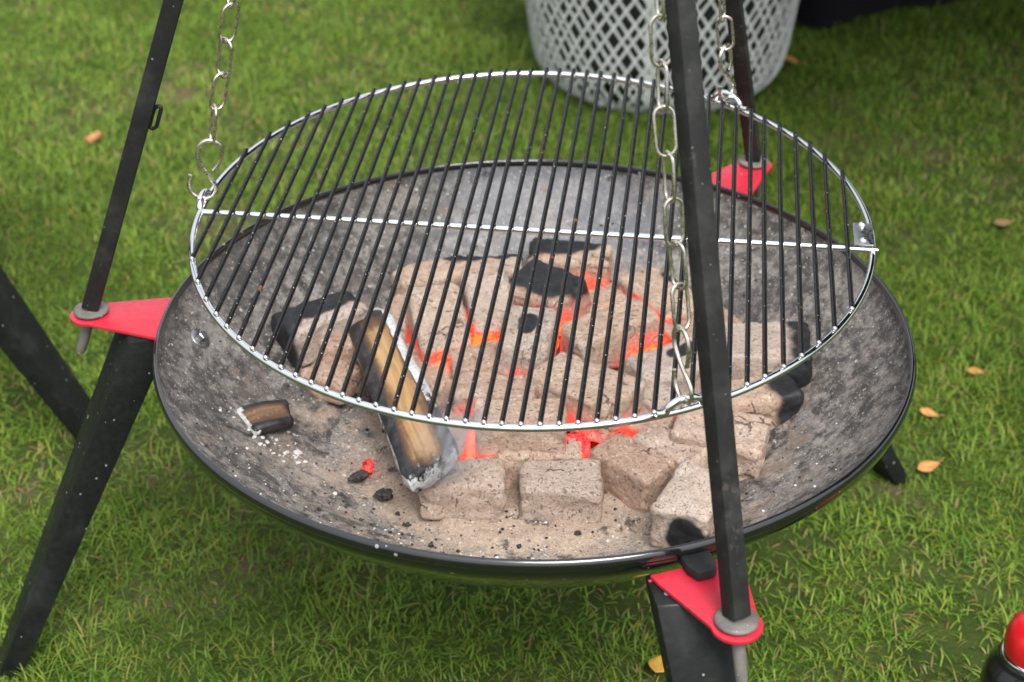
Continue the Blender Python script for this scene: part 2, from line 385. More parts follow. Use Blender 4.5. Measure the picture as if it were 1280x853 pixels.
def build_grass():
    rng = np.random.default_rng(5)
    def zone(x0, x1, y0, y1, dens):
        n = int((x1-x0)*(y1-y0)*dens); return np.stack([rng.uniform(x0, x1, n), rng.uniform(y0, y1, n)], 1)
    P = np.concatenate([zone(-1.35, 1.25, -.25, 2.45, 36000), zone(-2.6, -1.35, -.9, 3.4, 3200), zone(1.25, 2.6, -.9, 3.4, 3200),
                        zone(-1.35, 1.25, 2.45, 3.4, 3200), zone(-1.35, 1.25, -.9, -.25, 5000)])
    # low-frequency fields from a small random lattice
    def field(scale, seed):
        r = np.random.default_rng(seed); g = r.uniform(0, 1, (64, 64)); q = (P+20)*scale
        i = np.floor(q).astype(int); f = q-i; f = f*f*(3-2*f)
        a = g[i[:, 0] % 64, i[:, 1] % 64]; b = g[(i[:, 0]+1) % 64, i[:, 1] % 64]; c = g[i[:, 0] % 64, (i[:, 1]+1) % 64]; d = g[(i[:, 0]+1) % 64, (i[:, 1]+1) % 64]
        return (a*(1-f[:, 0])+b*f[:, 0])*(1-f[:, 1])+(c*(1-f[:, 0])+d*f[:, 0])*f[:, 1]
    f1, f2, f3 = field(2.3, 1), field(9, 2), field(26, 3)
    bare = np.clip((f1*.5+f2*.4+f3*.3-.66)*5, 0, 1)
    keep = rng.uniform(0, 1, len(P)) > bare*.72
    P, f1, f2, f3, bare = P[keep], f1[keep], f2[keep], f3[keep], bare[keep]
    n = len(P)
    L = rng.uniform(.012, .034, n)*(.6+.8*f2)*(1-.35*bare); L *= np.where(rng.uniform(0, 1, n) > .965, 1.6, 1)
    W = rng.uniform(.0010, .0023, n); az = rng.uniform(0, 2*np.pi, n)+ (f1-.5)*2
    lean = rng.uniform(.5, 2.3, n); bend = rng.uniform(.1, .9, n)
    d = np.stack([np.cos(az), np.sin(az)], 1); s = np.stack([-np.sin(az), np.cos(az)], 1)
    V = np.zeros((n, 7, 3), np.float32)
    pos = np.concatenate([P, np.full((n, 1), -.001)], 1)
    ang = lean*.55; cur = pos.copy(); k = 0
    for lev, w in ((0, .8), (1, 1.0), (2, .75), (3, 0)):
        if lev:
            step = L/3; cur = cur.copy()
            cur[:, :2] += d*(np.sin(ang)*step)[:, None]; cur[:, 2] = np.maximum(cur[:, 2]+np.cos(ang)*step, .001)
            ang = np.minimum(ang+bend*.55, 1.9)
        if w > 0:
            V[:, k, :] = cur; V[:, k, :2] += s*(W*w*.5)[:, None]; V[:, k+1, :] = cur; V[:, k+1, :2] -= s*(W*w*.5)[:, None]; k += 2
        else: V[:, k, :] = cur
    base = (np.arange(n)*7)[:, None]
    T = np.array([[0, 1, 3], [0, 3, 2], [2, 3, 5], [2, 5, 4], [4, 5, 6]])
    F = (base[:, :, None]+T[None]).reshape(-1, 3)
    me = bpy.data.meshes.new('grass'); me.vertices.add(n*7); me.vertices.foreach_set('co', V.reshape(-1))
    me.loops.add(len(F)*3); me.loops.foreach_set('vertex_index', F.reshape(-1).astype(np.int32))
    me.polygons.add(len(F)); me.polygons.foreach_set('loop_start', np.arange(0, len(F)*3, 3, dtype=np.int32)); me.polygons.foreach_set('loop_total', np.full(len(F), 3, np.int32))
    me.polygons.foreach_set('use_smooth', np.ones(len(F), bool)); me.update(calc_edges=True)
    g1, g2, g3 = np.array([.160, .275, .030]), np.array([.285, .405, .075]), np.array([.066, .160, .020])
    t = rng.uniform(0, 1, (n, 1)); col = np.where(t < .5, g1+(g2-g1)*(t*2)*(f2[:, None]*.7+.5), g1+(g3-g1)*((t-.5)*2))
    col *= (.70+.45*f1+.30*(f2-.5)+.2*(f3-.5))[:, None]
    dry = rng.uniform(0, 1, n) < .025+.26*bare
    dc = np.array([.36, .28, .13])*rng.uniform(.55, 1.15, (n, 1)); col[dry] = dc[dry]
    olive = (rng.uniform(0, 1, n) < .16); col[olive] = (col*np.array([1.35, .95, 1.0]))[olive]
    A = np.ones((n, 7, 4), np.float32); A[:, :, :3] = col[:, None, :]
    ca = me.attributes.new('col', 'FLOAT_COLOR', 'POINT'); ca.data.foreach_set('color', A.reshape(-1))
    obj('grass', me, MAT['grass'], kind='stuff', label='short green lawn grass with brown worn patches', category='grass')
build_grass()

# ------------------------------------------------------------------ fire bowl
RIM_Z, LIP_Z, R_B, RHO = .47, .455, .4, .516
def bowl_z(r, off=0): return LIP_Z+.326-math.sqrt(max((RHO+off)**2-r*r, 1e-6))
def leg_mesh(top, foot, tangent, w0=.072, w1=.036, t0=.044, t1=.022):
    top, foot, tangent = Vector(top), Vector(foot), Vector(tangent)
    ax = (foot-top).normalized(); y = (tangent-ax*tangent.dot(ax)).normalized(); z = ax.cross(y)
    b = B(); n = 6; k = 0
    vs = []
    for i in range(n+1):
        f = i/n; c = top.lerp(foot, f); w = (w0+(w1-w0)*f)/2; t = (t0+(t1-t0)*f)/2
        vs += [c+y*w+z*t, c-y*w+z*t, c-y*w-z*t, c+y*w-z*t]
    fs = [(0, 1, 2, 3), tuple(n*4+q for q in (3, 2, 1, 0))]
    for i in range(n):
        for j in range(4): fs.append((i*4+j, i*4+4+j, i*4+4+(j+1) % 4, i*4+(j+1) % 4))
    for i in range(4):
        vs[i] = vs[i]+ax*((.4435-vs[i].z)/ax.z); vs[n*4+i] = vs[n*4+i]+ax*((.001-vs[n*4+i].z)/ax.z)
    b.add(vs, fs); return bevelled(b.make('leg'), .0018, 2)

TABS = [173.3, -69.3, 56.7]
FEET = [(-.489, .058), (.172, -.455), (.284, .434)]
LEGFEET = [(-.628, -.025), (.226, -.588), (.500, .368)]
LEGTOPA = [173.3, -71.5, 52.0]
def make_fire_bowl():
    t = thing('fire_bowl', 'wide black steel fire bowl with red brackets on three dark legs, full of embers', 'fire bowl')
    SEG = 160
    b = B(); prof_o = [(R_B*i/26 if i else 0.002) for i in range(27)]
    b.lathe([(r, bowl_z(r, .0)-.004) for r in prof_o]+[(R_B+.0015, LIP_Z+.002), (R_B+.0015, RIM_Z-.004)], SEG)
    sh = obj('shell', b.make('shell'), MAT['bowl_out'], t)
    b = B(); b.lathe([(r, bowl_z(r)) for r in [R_B*i/40 if i else .002 for i in range(40)]]+[(R_B-.003, LIP_Z+.002), (R_B-.003, RIM_Z-.003)], SEG)
    b.f = [q[::-1] for q in b.f]
    obj('inner_wall', b.make('inner_wall'), MAT['bowl_in'], t)
    b = B(); b.lathe([(R_B-.0032, RIM_Z-.008), (R_B-.0034, RIM_Z-.002), (R_B-.0024, RIM_Z+.0002), (R_B-.0008, RIM_Z+.0004), (R_B+.0010, RIM_Z-.0008), (R_B+.0026, RIM_Z-.0034), (R_B+.0032, RIM_Z-.0070), (R_B+.0026, RIM_Z-.0105), (R_B+.0012, RIM_Z-.0115)], SEG); obj('rim', b.make('rim'), MAT['bowl_out'], t)
    for k in range(3):
        a = math.radians(TABS[k]); rad = Vector((math.cos(a), math.sin(a), 0)); tan = Vector((-math.sin(a), math.cos(a), 0))
        foot = Vector((*FEET[k], .448)); d = Vector((foot.x, foot.y, 0)).length-(R_B+.004)
        # bracket plate: wide at the bowl, rounded at the outer end, tongue hangs down along the bowl
        e = .0235; poly = [(0, -.044), (.014, -.041)]
        m = d; poly += [(m-.004, -e+.001)]+[(m+e*math.cos(q), e*math.sin(q)) for q in [math.radians(x) for x in range(-78, 79, 13)]]+[(m-.004, e-.001), (.014, .041), (0, .044)]
        mt = frame(rad*(R_B+.004)+Vector((0, 0, .4495)), (rad.x, rad.y, -.02), (0, 0, 1))
        b = B(); b.prism(poly, .0045, mt); br = obj('bracket', bevelled(b.make('bracket'), .001, 2), MAT['red'], t)
        b = B(); m2 = frame(rad*(R_B+.006)+Vector((0, 0, .4450)), tan, rad+Vector((0, 0, .35)))
        b.prism([(-.046, 0), (.046, 0), (.036, -.022), (-.036, -.022)], .0035, m2)
        obj('flange', bevelled(b.make('flange'), .0008, 1), MAT['red'], br)
        # steel tongue riveting the bracket to the rim
        b = B(); b.prism([(-.014, -.006), (.014, -.006), (.014, .014), (.009, .026), (-.009, .026), (-.014, .014)][::-1], -.010, frame(rad*(R_B+.003)+Vector((0, 0, .451)), tan*-1 if False else tan, (0, 0, 1)) @ Matrix.Scale(-1, 4, (0, 1, 0)))
        if k == 1: obj('lug', bevelled(b.make('lug'), .002, 2), MAT['pole'], br)
        # leg
        la = math.radians(LEGTOPA[k]); lr = .428 if k == 0 else .424
        top = Vector((math.cos(la)*lr, math.sin(la)*lr, .4435)); ft = Vector((*LEGFEET[k], 0.0))
        lt = Vector((-(ft.y), ft.x, 0)).normalized()
        if k == 1: lt = Vector((1, .14, 0)).normalized()
        if k == 0: lt = (Vector((-.25, 1, 0))).normalized()
        obj('leg', leg_mesh(top, ft, lt, *((.084, .044, .042, .026) if k == 0 else (.066, .046, .040, .022))), MAT['leg'], t)
        # bolt with washer inside the bowl
        for s in (-1, 1):
            aa = a+s*.05 if k == 1 else a
            if k != 1 and s == 1: continue
            rb = .372 if k != 1 else .388
            c = Vector((math.cos(aa)*rb, math.sin(aa)*rb, bowl_z(rb))); nrm = Vector((-math.cos(aa)*rb, -math.sin(aa)*rb, RHO*.75)).normalized()
            mm = frame(c, nrm.orthogonal(), nrm)
            b = B(); b.lathe([(.0002, .002), (.0125, .002), (.013, .001), (.013, -.001)], 24); 
            bo = obj('bolt', b.make('bolt'), MAT['dull'], t); bo.matrix_local = mm
            b = B(); b.lathe([(.0002, .009), (.0055, .009), (.0065, .008), (.0065, .002)], 6)
            obj('nut', b.make('nut', False), MAT['dull'], bo)
    return t
fire_bowl = make_fire_bowl()

# the neighbouring bowl: only one of its legs reaches into the picture
nb = copy_tree(fire_bowl)
nb['label'] = 'neighbouring fire bowl of which only one dark leg shows at the left edge'
a_src = math.atan2(LEGFEET[0][1], LEGFEET[0][0]); r_src = math.hypot(*LEGFEET[0])
nb.rotation_euler = (0, 0, -a_src+math.radians(-18)); nb.location = (-.600-r_src*math.cos(math.radians(-18)), .42-r_src*math.sin(math.radians(-18)), 0)

# ------------------------------------------------------------------ ash bed and embers
ASH_Z = .315
def ash_h(x, y):
    r = math.hypot(x, y); bz = bowl_z(min(r, .395))
    h = ASH_Z+.010*(noise.noise((x*7, y*7, 1.3)))+.005*noise.noise((x*25, y*25, 4.1))+.0022*noise.noise((x*80, y*80, 2.2))
    k = max(0, min(1, (r-.14)/.15)); 
    return h*(1-k)+(bz-.0008+.0035*noise.noise((x*22, y*22, 7))+.0025*noise.noise((x*70, y*70, 9)))*k if h < bz+.02 else h
b = B(); NR, NS = 60, 150
for i in range(NR):
    r = .31*(i+.02)/NR
    for j in range(NS):
        a = 2*math.pi*j/NS; x, y = r*math.cos(a), r*math.sin(a); b.v.append(Vector((x, y, max(ash_h(x, y), bowl_z(r)-.006))))
for i in range(NR-1):
    for j in range(NS): b.f.append((i*NS+j, i*NS+(j+1) % NS, (i+1)*NS+(j+1) % NS, (i+1)*NS+j))
b.f.append(tuple(range(NS))[::-1])
obj('ash_bed', b.make('ash_bed'), MAT['ash'], kind='stuff', label='layer of tan and grey ash lining the bottom of the bowl', category='ash')

BRICKS = [
    ((-0.076, -0.112, 0.334), (3, 0, 0), (0.097, 0.058, 0.05), [], 'tan ashy briquette at the front under the smoking end of the log'),
    ((0.029, -0.117, 0.334), (-1, 0, 2), (0.093, 0.06, 0.05), [], 'speckled tan briquette in the middle of the front row'),
    ((0.105, -0.086, 0.336), (-43, 0, 0), (0.09, 0.056, 0.05), [], 'tan briquette lying diagonally, right of the middle front briquette'),
    ((0.149, -0.061, 0.338), (-40, 0, 0), (0.09, 0.05, 0.046), [], 'tan diagonal briquette between the front diagonal one and the front pole'),
    ((0.162, -0.166, 0.3493), (66, -6, 0), (0.088, 0.062, 0.056), [(-1.0, -0.35, -0.1, 0.75)], 'tan briquette with a round black patch on its end, nearest the rim'),
    ((0.202, -0.044, 0.343), (-16, 0, 0), (0.108, 0.07, 0.058), [], 'big pale briquette with a slot in its end, right of the front pole'),
    ((0.243, 0.016, 0.3563), (14, 0, 0), (0.108, 0.056, 0.05), [(1.1, 0, 0, 1.25)], "tan briquette with a black right half just outside the grate's edge"),
    ((0.261, 0.081, 0.3784), (-4, 0, 0), (0.112, 0.085, 0.05), [(1.1, 0.0, 0, 0.66), (1.1, 0.8, 0, 0.66), (1.1, -0.8, 0, 0.66)], 'broad briquette with a soot-black end, farthest right under the grate'),
    ((-0.246, 0.138, 0.3801), (36, 0, 4), (0.112, 0.054, 0.052), [(-0.8, 0.5, 1.0, 0.85), (-0.2, 0.5, 1, 0.85), (0.4, 0.5, 1, 0.85), (1, 0.5, 1, 0.8), (-1.15, 0, 0, 0.75)], 'long briquette with black top and black left end, farthest left'),
    ((-0.222, 0.122, 0.3568), (20, 0, 0), (0.062, 0.05, 0.05), [], 'short pale briquette stub tucked behind the log, left side'),
    ((-0.230, 0.082, 0.3433), (-30, 0, 0), (0.062, 0.05, 0.036), [], 'low crumbled briquette half sunk in ash left of the log'),
    ((-0.109, 0.140, 0.375), (-76, 20, 0), (0.11, 0.066, 0.056), [], "tall leaning briquette with a faint grey smudge, right of the log's top"),
    ((-0.122, 0.249, 0.374), (22, 0, 0), (0.1, 0.05, 0.05), [(0.9, 1, 1, 0.9)], 'brown briquette mostly hidden behind the leaning ones at the back left'),
    ((-0.159, 0.187, 0.3526), (70, 0, 0), (0.085, 0.046, 0.05), [], 'narrow shaded briquette wedged between the log and the leaning one'),
    ((-0.052, 0.171, 0.38), (-80, 20, 0), (0.1, 0.056, 0.05), [], 'leaning briquette with a small round hole, left of the grey-spotted one'),
    ((-0.060, 0.264, 0.3703), (4, 0, 0), (0.105, 0.05, 0.054), [(-0.8, 0.8, 1, 0.6), (-0.2, 0.9, 1, 0.6), (0.4, 0.9, 1, 0.6), (1, 0.9, 1, 0.6), (-1.1, 0.5, 0.3, 0.6)], 'briquette with a black upper edge lying across the back of the pile'),
    ((0.016, 0.195, 0.388), (-38, 0, 8), (0.098, 0.076, 0.05), [(-0.5, 0.3, 1, 1.0), (0.1, 0.2, 1, 0.95), (-0.9, 0.2, 0.6, 0.9), (0.3, 0.9, 0.9, 0.9), (0.7, 0.6, 1, 0.6)], 'big slanted briquette with a sooty black top in the back middle'),
    ((0.045, 0.273, 0.3787), (-8, 0, 0), (0.108, 0.058, 0.064), [(-0.9, 0.5, 1, 0.95), (-0.4, 0.4, 1, 0.95), (0.2, 0.8, 1, 0.75), (-1, -0.2, 0.2, 0.95), (0.6, 1.1, 1, 0.5)], 'rearmost briquette with black top and glowing lower face'),
    ((0.088, 0.115, 0.38), (33, 0, 0), (0.12, 0.058, 0.058), [(0.0, 0.75, 0.75, 0.16), (0.25, 0.75, 0.75, 0.16)], "long rounded briquette with a thin grey streak in the pile's centre"),
    ((0.092, 0.224, 0.3531), (20, 0, 0), (0.09, 0.05, 0.05), [], 'reddish briquette half hidden behind the long rounded one'),
    ((0.154, 0.205, 0.367), (-58, 0, 0), (0.112, 0.066, 0.056), [(-0.35, 0.95, 0.6, 0.55), (0.1, 1.0, 0.5, 0.45)], 'briquette with a black spot left of the front chain, glowing along its edge'),
    ((0.156, 0.062, 0.364), (25, 0, 0), (0.105, 0.062, 0.056), [(0.25, 0.1, 1, 0.42), (0.6, 0.2, 0.9, 0.4)], 'briquette with a dark oval spot under the front hook'),
    ((0.056, 0.006, 0.374), (-38, 0, 0), (0.12, 0.076, 0.05), [], 'large pale cracked briquette lying diagonally in front of the long rounded one'),
    ((0.122, 0.028, 0.35), (-50, 0, 0), (0.085, 0.052, 0.05), [], 'red-brown shaded briquette left of the front hook'),
    ((-0.057, 0.072, 0.362), (10, 0, 0), (0.08, 0.056, 0.05), [], 'rounded pale briquette just below the fiercest glow'),
    ((-0.041, 0.015, 0.36), (-8, 0, 0), (0.098, 0.056, 0.05), [], 'pale grey briquette second row behind the chrome front ring'),
    ((-0.014, -0.051, 0.368), (2, 0, 0), (0.105, 0.06, 0.05), [], 'pale briquette lying level right under the lowest point of the ring'),
    ((0.005, -0.064, 0.334), (0, 0, 0), (0.1, 0.05, 0.05), [], 'low briquette under the level one, above the front row'),
    ((-0.088, -0.034, 0.336), (75, 0, 0), (0.09, 0.046, 0.05), [], "briquette with a red-hot side against the log's right edge"),
    ((-0.118, 0.091, 0.34), (-60, 0, 0), (0.11, 0.052, 0.05), [], "pink-brown shadowed briquette lying along the log's right side"),
    ((-0.006, 0.091, 0.386), (82, 0, 0), (0.1, 0.062, 0.056), [(0.15, 0, 1.05, 0.42), (-0.15, 0, 1.05, 0.36)], 'upright briquette with a grey oval spot in the middle of the pile'),
    ((0.118, -0.010, 0.336), (-28, 0, 0), (0.075, 0.05, 0.05), [], 'small pale briquette behind the two diagonal front ones'),
    ((0.195, 0.152, 0.3572), (30, 0, 0), (0.1, 0.055, 0.05), [], 'tan briquette behind the front pole'),
]
HOT = [(-0.087, 0.105, 0.355, 0.03, 1.5), (-0.050, 0.117, 0.36, 0.03, 1.5), (-0.103, 0.148, 0.35, 0.03, 0.8), (-0.024, 0.075, 0.355, 0.02, 0.8), (0.032, 0.119, 0.36, 0.03, 0.8), (0.023, 0.154, 0.36, 0.03, 0.7), (0.047, 0.145, 0.37, 0.02, 0.6), (0.134, 0.195, 0.36, 0.022, 2.2), (0.147, 0.155, 0.36, 0.022, 2.4), (0.129, 0.099, 0.362, 0.022, 1.6), (0.075, 0.243, 0.36, 0.024, 1.1), (0.055, 0.236, 0.36, 0.02, 0.7), (0.116, 0.248, 0.355, 0.02, 1.0), (0.047, -0.032, 0.335, 0.03, 1.4), (0.091, -0.016, 0.335, 0.024, 1.4), (-0.067, -0.040, 0.34, 0.022, 1.3), (-0.058, -0.059, 0.335, 0.022, 1.2), (-0.098, 0.090, 0.345, 0.03, 0.6), (-0.063, -0.014, 0.35, 0.02, 0.9), (-0.015, 0.044, 0.36, 0.018, 0.9), (0.160, 0.014, 0.34, 0.02, 0.6), (0.102, 0.034, 0.35, 0.022, 0.6), (-0.139, 0.169, 0.35, 0.02, 0.6), (-0.014, -0.056, 0.335, 0.02, 0.4), (0.185, 0.118, 0.35, 0.02, 0.6), ]

hot = np.array(HOT)
# glowing coals under the pile
b = B(); NR, NS = 36, 90; heat = []
for i in range(NR):
    q = (i+.05)/NR
    for j in range(NS):
        a = 2*math.pi*j/NS; x, y = .03+.175*q*math.cos(a), .055+.150*q*math.sin(a)
        z = .308+.016*(1-q*q)+.009*noise.noise((x*45, y*45, 3))+.004*noise.noise((x*120, y*120, 1)); z -= .030*max(0, q-.8)/.2
        b.v.append(Vector((x, y, z))); heat.append(max(0, min(1, (1-q)*3.2)))
for i in range(NR-1):
    for j in range(NS): b.f.append((i*NS+j, i*NS+(j+1) % NS, (i+1)*NS+(j+1) % NS, (i+1)*NS+j))
b.f.append(tuple(range(NS))[::-1])
me = b.make('ember_bed'); fattr(me, 'heat', heat)
obj('ember_bed', me, MAT['ember_bed'], kind='stuff', label='red-hot coals glowing in the gaps under the briquettes', category='embers')

def rounded_box(L, W, H, rad, seed, n=20, amp=.0022):
    """grid cube, corners rounded, surface roughened; returns verts, normals, faces"""
    idx = {}; vs = []; fs = []
    def vid(p):
        key = tuple(round(c*1000) for c in p)
        if key not in idx: idx[key] = len(vs); vs.append(p)
        return idx[key]
    for ax in range(3):
        for sgn in (-1, 1):
            for i in range(n):
                for j in range(n):
                    q = []
                    for (u, v) in ((i, j), (i+1, j), (i+1, j+1), (i, j+1)):
                        pp = [0, 0, 0]; pp[ax] = sgn; pp[(ax+1) % 3] = -1+2*u/n; pp[(ax+2) % 3] = -1+2*v/n; q.append(vid(tuple(pp)))
                    fs.append(tuple(q) if sgn > 0 else tuple(q[::-1]))
    hs_ = (L/2, W/2, H/2); out = []; nrm = []
    r = random.Random(seed); off = Vector((r.uniform(-50, 50), r.uniform(-50, 50), r.uniform(-50, 50)))
    tx, ty = r.uniform(-.10, .10), r.uniform(-.10, .10)
    for v in vs:
        # denser samples near edges
        q = Vector([math.copysign(abs(c)**.75, c)*h for c, h in zip(v, hs_)])
        inner = Vector([max(-h+rad, min(h-rad, c)) for c, h in zip(q, hs_)])
        d = q-inner
        if d.length > 1e-7: d.normalize(); q = inner+d*rad if True else q
        nn = d if d.length > 0 else Vector((0, 0, 1))
        q.y *= 1+tx*q.x/hs_[0]; q.z *= 1+ty*q.x/hs_[0]
        k = noise.fractal(q*45+off, 1.0, 2.0, 3)*amp*1.15 + noise.noise(q*16+off)*amp*.7 + noise.noise(q*150+off)*amp*.55 + noise.noise(q*330+off)*amp*.25
        c = noise.noise(q*60+off*2)
        if c > .36: k -= (c-.36)*.014
        out.append(q+nn*k); nrm.append(nn)
    return out, nrm, fs

for i, (loc, (yaw, pit, rol), (L, W, H), patches, label) in enumerate(BRICKS):
    L, W, H = L*.93, W*.93, H*.97
    vs, ns, fs = rounded_box(L, W, H, RND.uniform(.0055, .0095), 100+i)
    me = mesh('charcoal_briquette', vs, fs)
    rot = Euler((math.radians(rol+RND.uniform(-2, 2)), math.radians(pit+RND.uniform(-2, 2)), math.radians(yaw)), 'XYZ').to_matrix()
    ch = []; gl = []
    for v, nn in zip(vs, ns):
        q = Vector((v.x/(L/2), v.y/(W/2), v.z/(H/2))); m = 0
        for (px, py, pz, pr) in patches:
            d = math.sqrt(((q.x-px)*L/W*1.0)**2*.6+(q.y-py)**2*(.35 if abs(px) > 1 else 1)+(q.z-pz)**2*(.12 if abs(px) > 1 else .6)); m = max(m, 1-.5*d/pr)
        ch.append(max(0, m))
        wp = rot @ v+Vector(loc); wn_ = rot @ nn
        h = float(np.sum(hot[:, 4]*np.exp(-(((hot[:, :3]-np.array(wp))**2).sum(1))/(hot[:, 3]*1.15)**2)))
        gl.append(1.35*h*max(0, min(1, 1.05-1.15*max(wn_.z, 0))))
    fattr(me, 'char', ch); fattr(me, 'glow', gl)
    o = obj('charcoal_briquette', me, MAT['brick'], label=label, category='briquette', group='briquettes piled in the fire bowl')
    o.location = loc; o.rotation_euler = rot.to_euler()

def lump(name, size, seed, mat, loc, label, category, rot=(0, 0, 0), amp=.28, **kw):
    bm = bmesh.new(); bmesh.ops.create_icosphere(bm, subdivisions=4, radius=1)
    off = Vector((seed*3.1, seed*1.7, seed*.9))
    for v in bm.verts:
        k = 1+amp*noise.fractal(v.co*1.6+off, 1, 2, 4)+amp*.5*(noise.cell(v.co*3+off)-.5)
        v.co = Vector((v.co.x*size[0]*k, v.co.y*size[1]*k, v.co.z*size[2]*k))
    me = bpy.data.meshes.new(name); bm.to_mesh(me); bm.free(); me.polygons.foreach_set('use_smooth', [True]*len(me.polygons))
    me.materials.append(mat); o = bpy.data.objects.new(name, me); C.objects.link(o); o.location = loc; o.rotation_euler = rot
    o['label'] = label; o['category'] = category
    return o
lump('ember', (.020, .026, .024), 1, MAT['ember'], (.046, -.050, .334), 'ragged bright red ember between the middle front briquettes', 'ember')
lump('ember', (.022, .016, .016), 2, MAT['ember'], (.092, -.020, .336), 'small red ember behind the diagonal front briquette', 'ember')
e3 = lump('ember', (.0055, .009, .008), 3, MAT['ember'], (-.180, -.055, .321), 'tiny lone ember on the ash left of the log', 'ember', (0, 0, -.4))
lump('charcoal_bit', (.014, .006, .005), 4, MAT['crumb'], (-.188, -.068, .318), 'small black charred twig bit beside the lone ember', 'charcoal', (0, 0, .6))
lump('charcoal_bit', (.010, .008, .006), 5, MAT['crumb'], (-.160, -.100, .317), 'black charcoal crumb in the ash nearest the front left rim', 'charcoal')

# ------------------------------------------------------------------ firewood
def log_mesh(Ln, W0, W1, T, seed, nl=60, chunk=False):
    """split log along local x; flat brown face up, charred edges and ends, white ash on the lower edges"""
    prof = [(-.5, .10), (-.47, .36), (-.40, .47), (-.2, .5), (0, .5), (.2, .5), (.38, .46), (.47, .34), (.5, .1), (.47, -.2), (.36, -.42), (.15, -.55), (-.12, -.55), (-.36, -.42), (-.47, -.2)]
    sub = []
    for i in range(len(prof)):
        a, b_ = prof[i], prof[(i+1) % len(prof)]
        for k in range(3): sub.append((a[0]+(b_[0]-a[0])*k/3, a[1]+(b_[1]-a[1])*k/3))
    vs = []; ch = []; ash = []; m = len(sub)
    for i in range(nl+1):
        f = i/nl; w = W0+(W1-W0)*f
        for (py, pz) in sub:
            sh = 1.0
            if f < .05: sh = .82+.18*f/.05
            if f > .95: sh = .82+.18*(1-f)/.05
            x = (f-.5)*Ln-.030*(py+.5)*max(0, (f-.7)/.3)**1.5*(Ln/.34)+.012*(f < .08)*py
            q = Vector((x, py*w*sh, pz*T*sh))
            q += Vector((0, 1, .6))*(noise.fractal(Vector((q.x*14, q.y*60, q.z*60+seed)), 1, 2, 3)*.0026)
            q.z += .004*math.sin(f*3.1)
            vs.append(q)
            top = max(0, min(1, (pz-.2)/.25))
            c = 1-top; c = max(c, (py-.16+.22*max(0, f-.45))*2.6, (-py-.10+.1*(1-f))*2.4, (.26-f)*3.2, (f-.84-.10*(py+.5))*4.6)
            ch.append(max(0, min(1, c)))
            a_ = 0
            if py > .30 and pz > -.05: a_ = .72-1.1*max(0, f-.5)
            if py < -.45 and pz < .25: a_ = .58
            if f > .93: a_ = max(a_, .40+2.6*(f-.93)-.12*(pz > .3))
            if f < .05 and py > 0: a_ = max(a_, .62)
            if chunk: a_ = max(.3, (f-.35)*1.1) if pz < .3 else max(0, (f-.55)*1.3)
            ash.append(a_)
    fs = []
    for i in range(nl):
        for j in range(m): fs.append((i*m+j, i*m+(j+1) % m, (i+1)*m+(j+1) % m, (i+1)*m+j))
    fs.append(tuple(range(m))[::-1]); fs.append(tuple(nl*m+j for j in range(m)))
    me = mesh('firewood_log', vs, [q[::-1] for q in fs]); fattr(me, 'char', ch); fattr(me, 'ash', ash); return me
A0, A1 = Vector((-.197, .172, .374)), Vector((-.098, -.165, .384))
o = obj('firewood_log', log_mesh((A1-A0).length, .055, .068, .030, 3), MAT['wood'], label='charred split log with brown face, white ashy edges and smoking end', category='log')
o.matrix_world = frame((A0+A1)/2, A1-A0, (-.16, -.05, 1))
o = obj('wood_chunk', log_mesh(.056, .038, .042, .022, 8, 24, True), MAT['wood_dark'], label='small half-burnt wood chunk with flaky white ash on the bowl wall', category='wood')
o.matrix_world = frame((-.292, -.030, .364), (-.75, -.55, .12), (.25, -.1, 1))

# loose ash flakes and charcoal crumbs: too small and too many to pick apart
def scatter(name, mat, n, seed, smin, smax, label, flat, where):
    r = random.Random(seed); b = B()
    for _ in range(n):
        x, y = where(r); rr = math.hypot(x, y)
        if rr > .385: continue
        z = max(bowl_z(rr), ash_h(x, y) if rr < .29 else 0)+.0006; s = r.uniform(smin, smax)*(1 if r.random() < .9 else 1.8)
        pts = []; k = r.randint(4, 6); a0 = r.uniform(0, 6.28)
        for j in range(k): 
            a = a0+6.283*j/k; q = s*r.uniform(.55, 1.1); pts.append((q*math.cos(a), q*math.sin(a)*r.uniform(.5, 1)))
        h = s*flat
        c = Vector((x, y, z)); tilt = Euler((r.uniform(-.3, .3), r.uniform(-.3, .3), 0)).to_matrix()
        vs = [c+tilt @ Vector((u, v, 0)) for u, v in pts]+[c+tilt @ Vector((u*.7, v*.7, h)) for u, v in pts]
        fs = [tuple(range(k, 2*k))]+[(j, (j+1) % k, k+(j+1) % k, k+j) for j in range(k)]
        b.add(vs, fs)
    obj(name, b.make(name, False), mat, kind='stuff', label=label, category='ash')
def anywhere(r):
    a = r.uniform(0, 6.283); q = .36*math.sqrt(r.random()); return q*math.cos(a), q*math.sin(a)
def near_chunk(r): return r.gauss(-.285, .022), r.gauss(-.055, .016)
def frontleft(r): return r.gauss(-.10, .13), r.gauss(-.17, .06)
scatter('ash_flakes', MAT['flake'], 380, 1, .0005, .0017, 'white ash flakes strewn over the inside of the bowl', .4, anywhere)
scatter('ash_flakes', MAT['flake'], 46, 2, .0010, .0036, 'heap of white ash flakes below the wood chunk', .5, near_chunk)
scatter('ash_flakes', MAT['flake'], 130, 3, .0006, .0022, 'white ash flakes on the tan ash along the front rim', .4, frontleft)
scatter('charcoal_crumbs', MAT['crumb'], 420, 4, .0006, .0022, 'black charcoal crumbs sprinkled across the ash', .8, anywhere)
scatter('charcoal_crumbs', MAT['crumb'], 140, 5, .0007, .0026, 'black crumbs among the ash in front of the log', .8, frontleft)

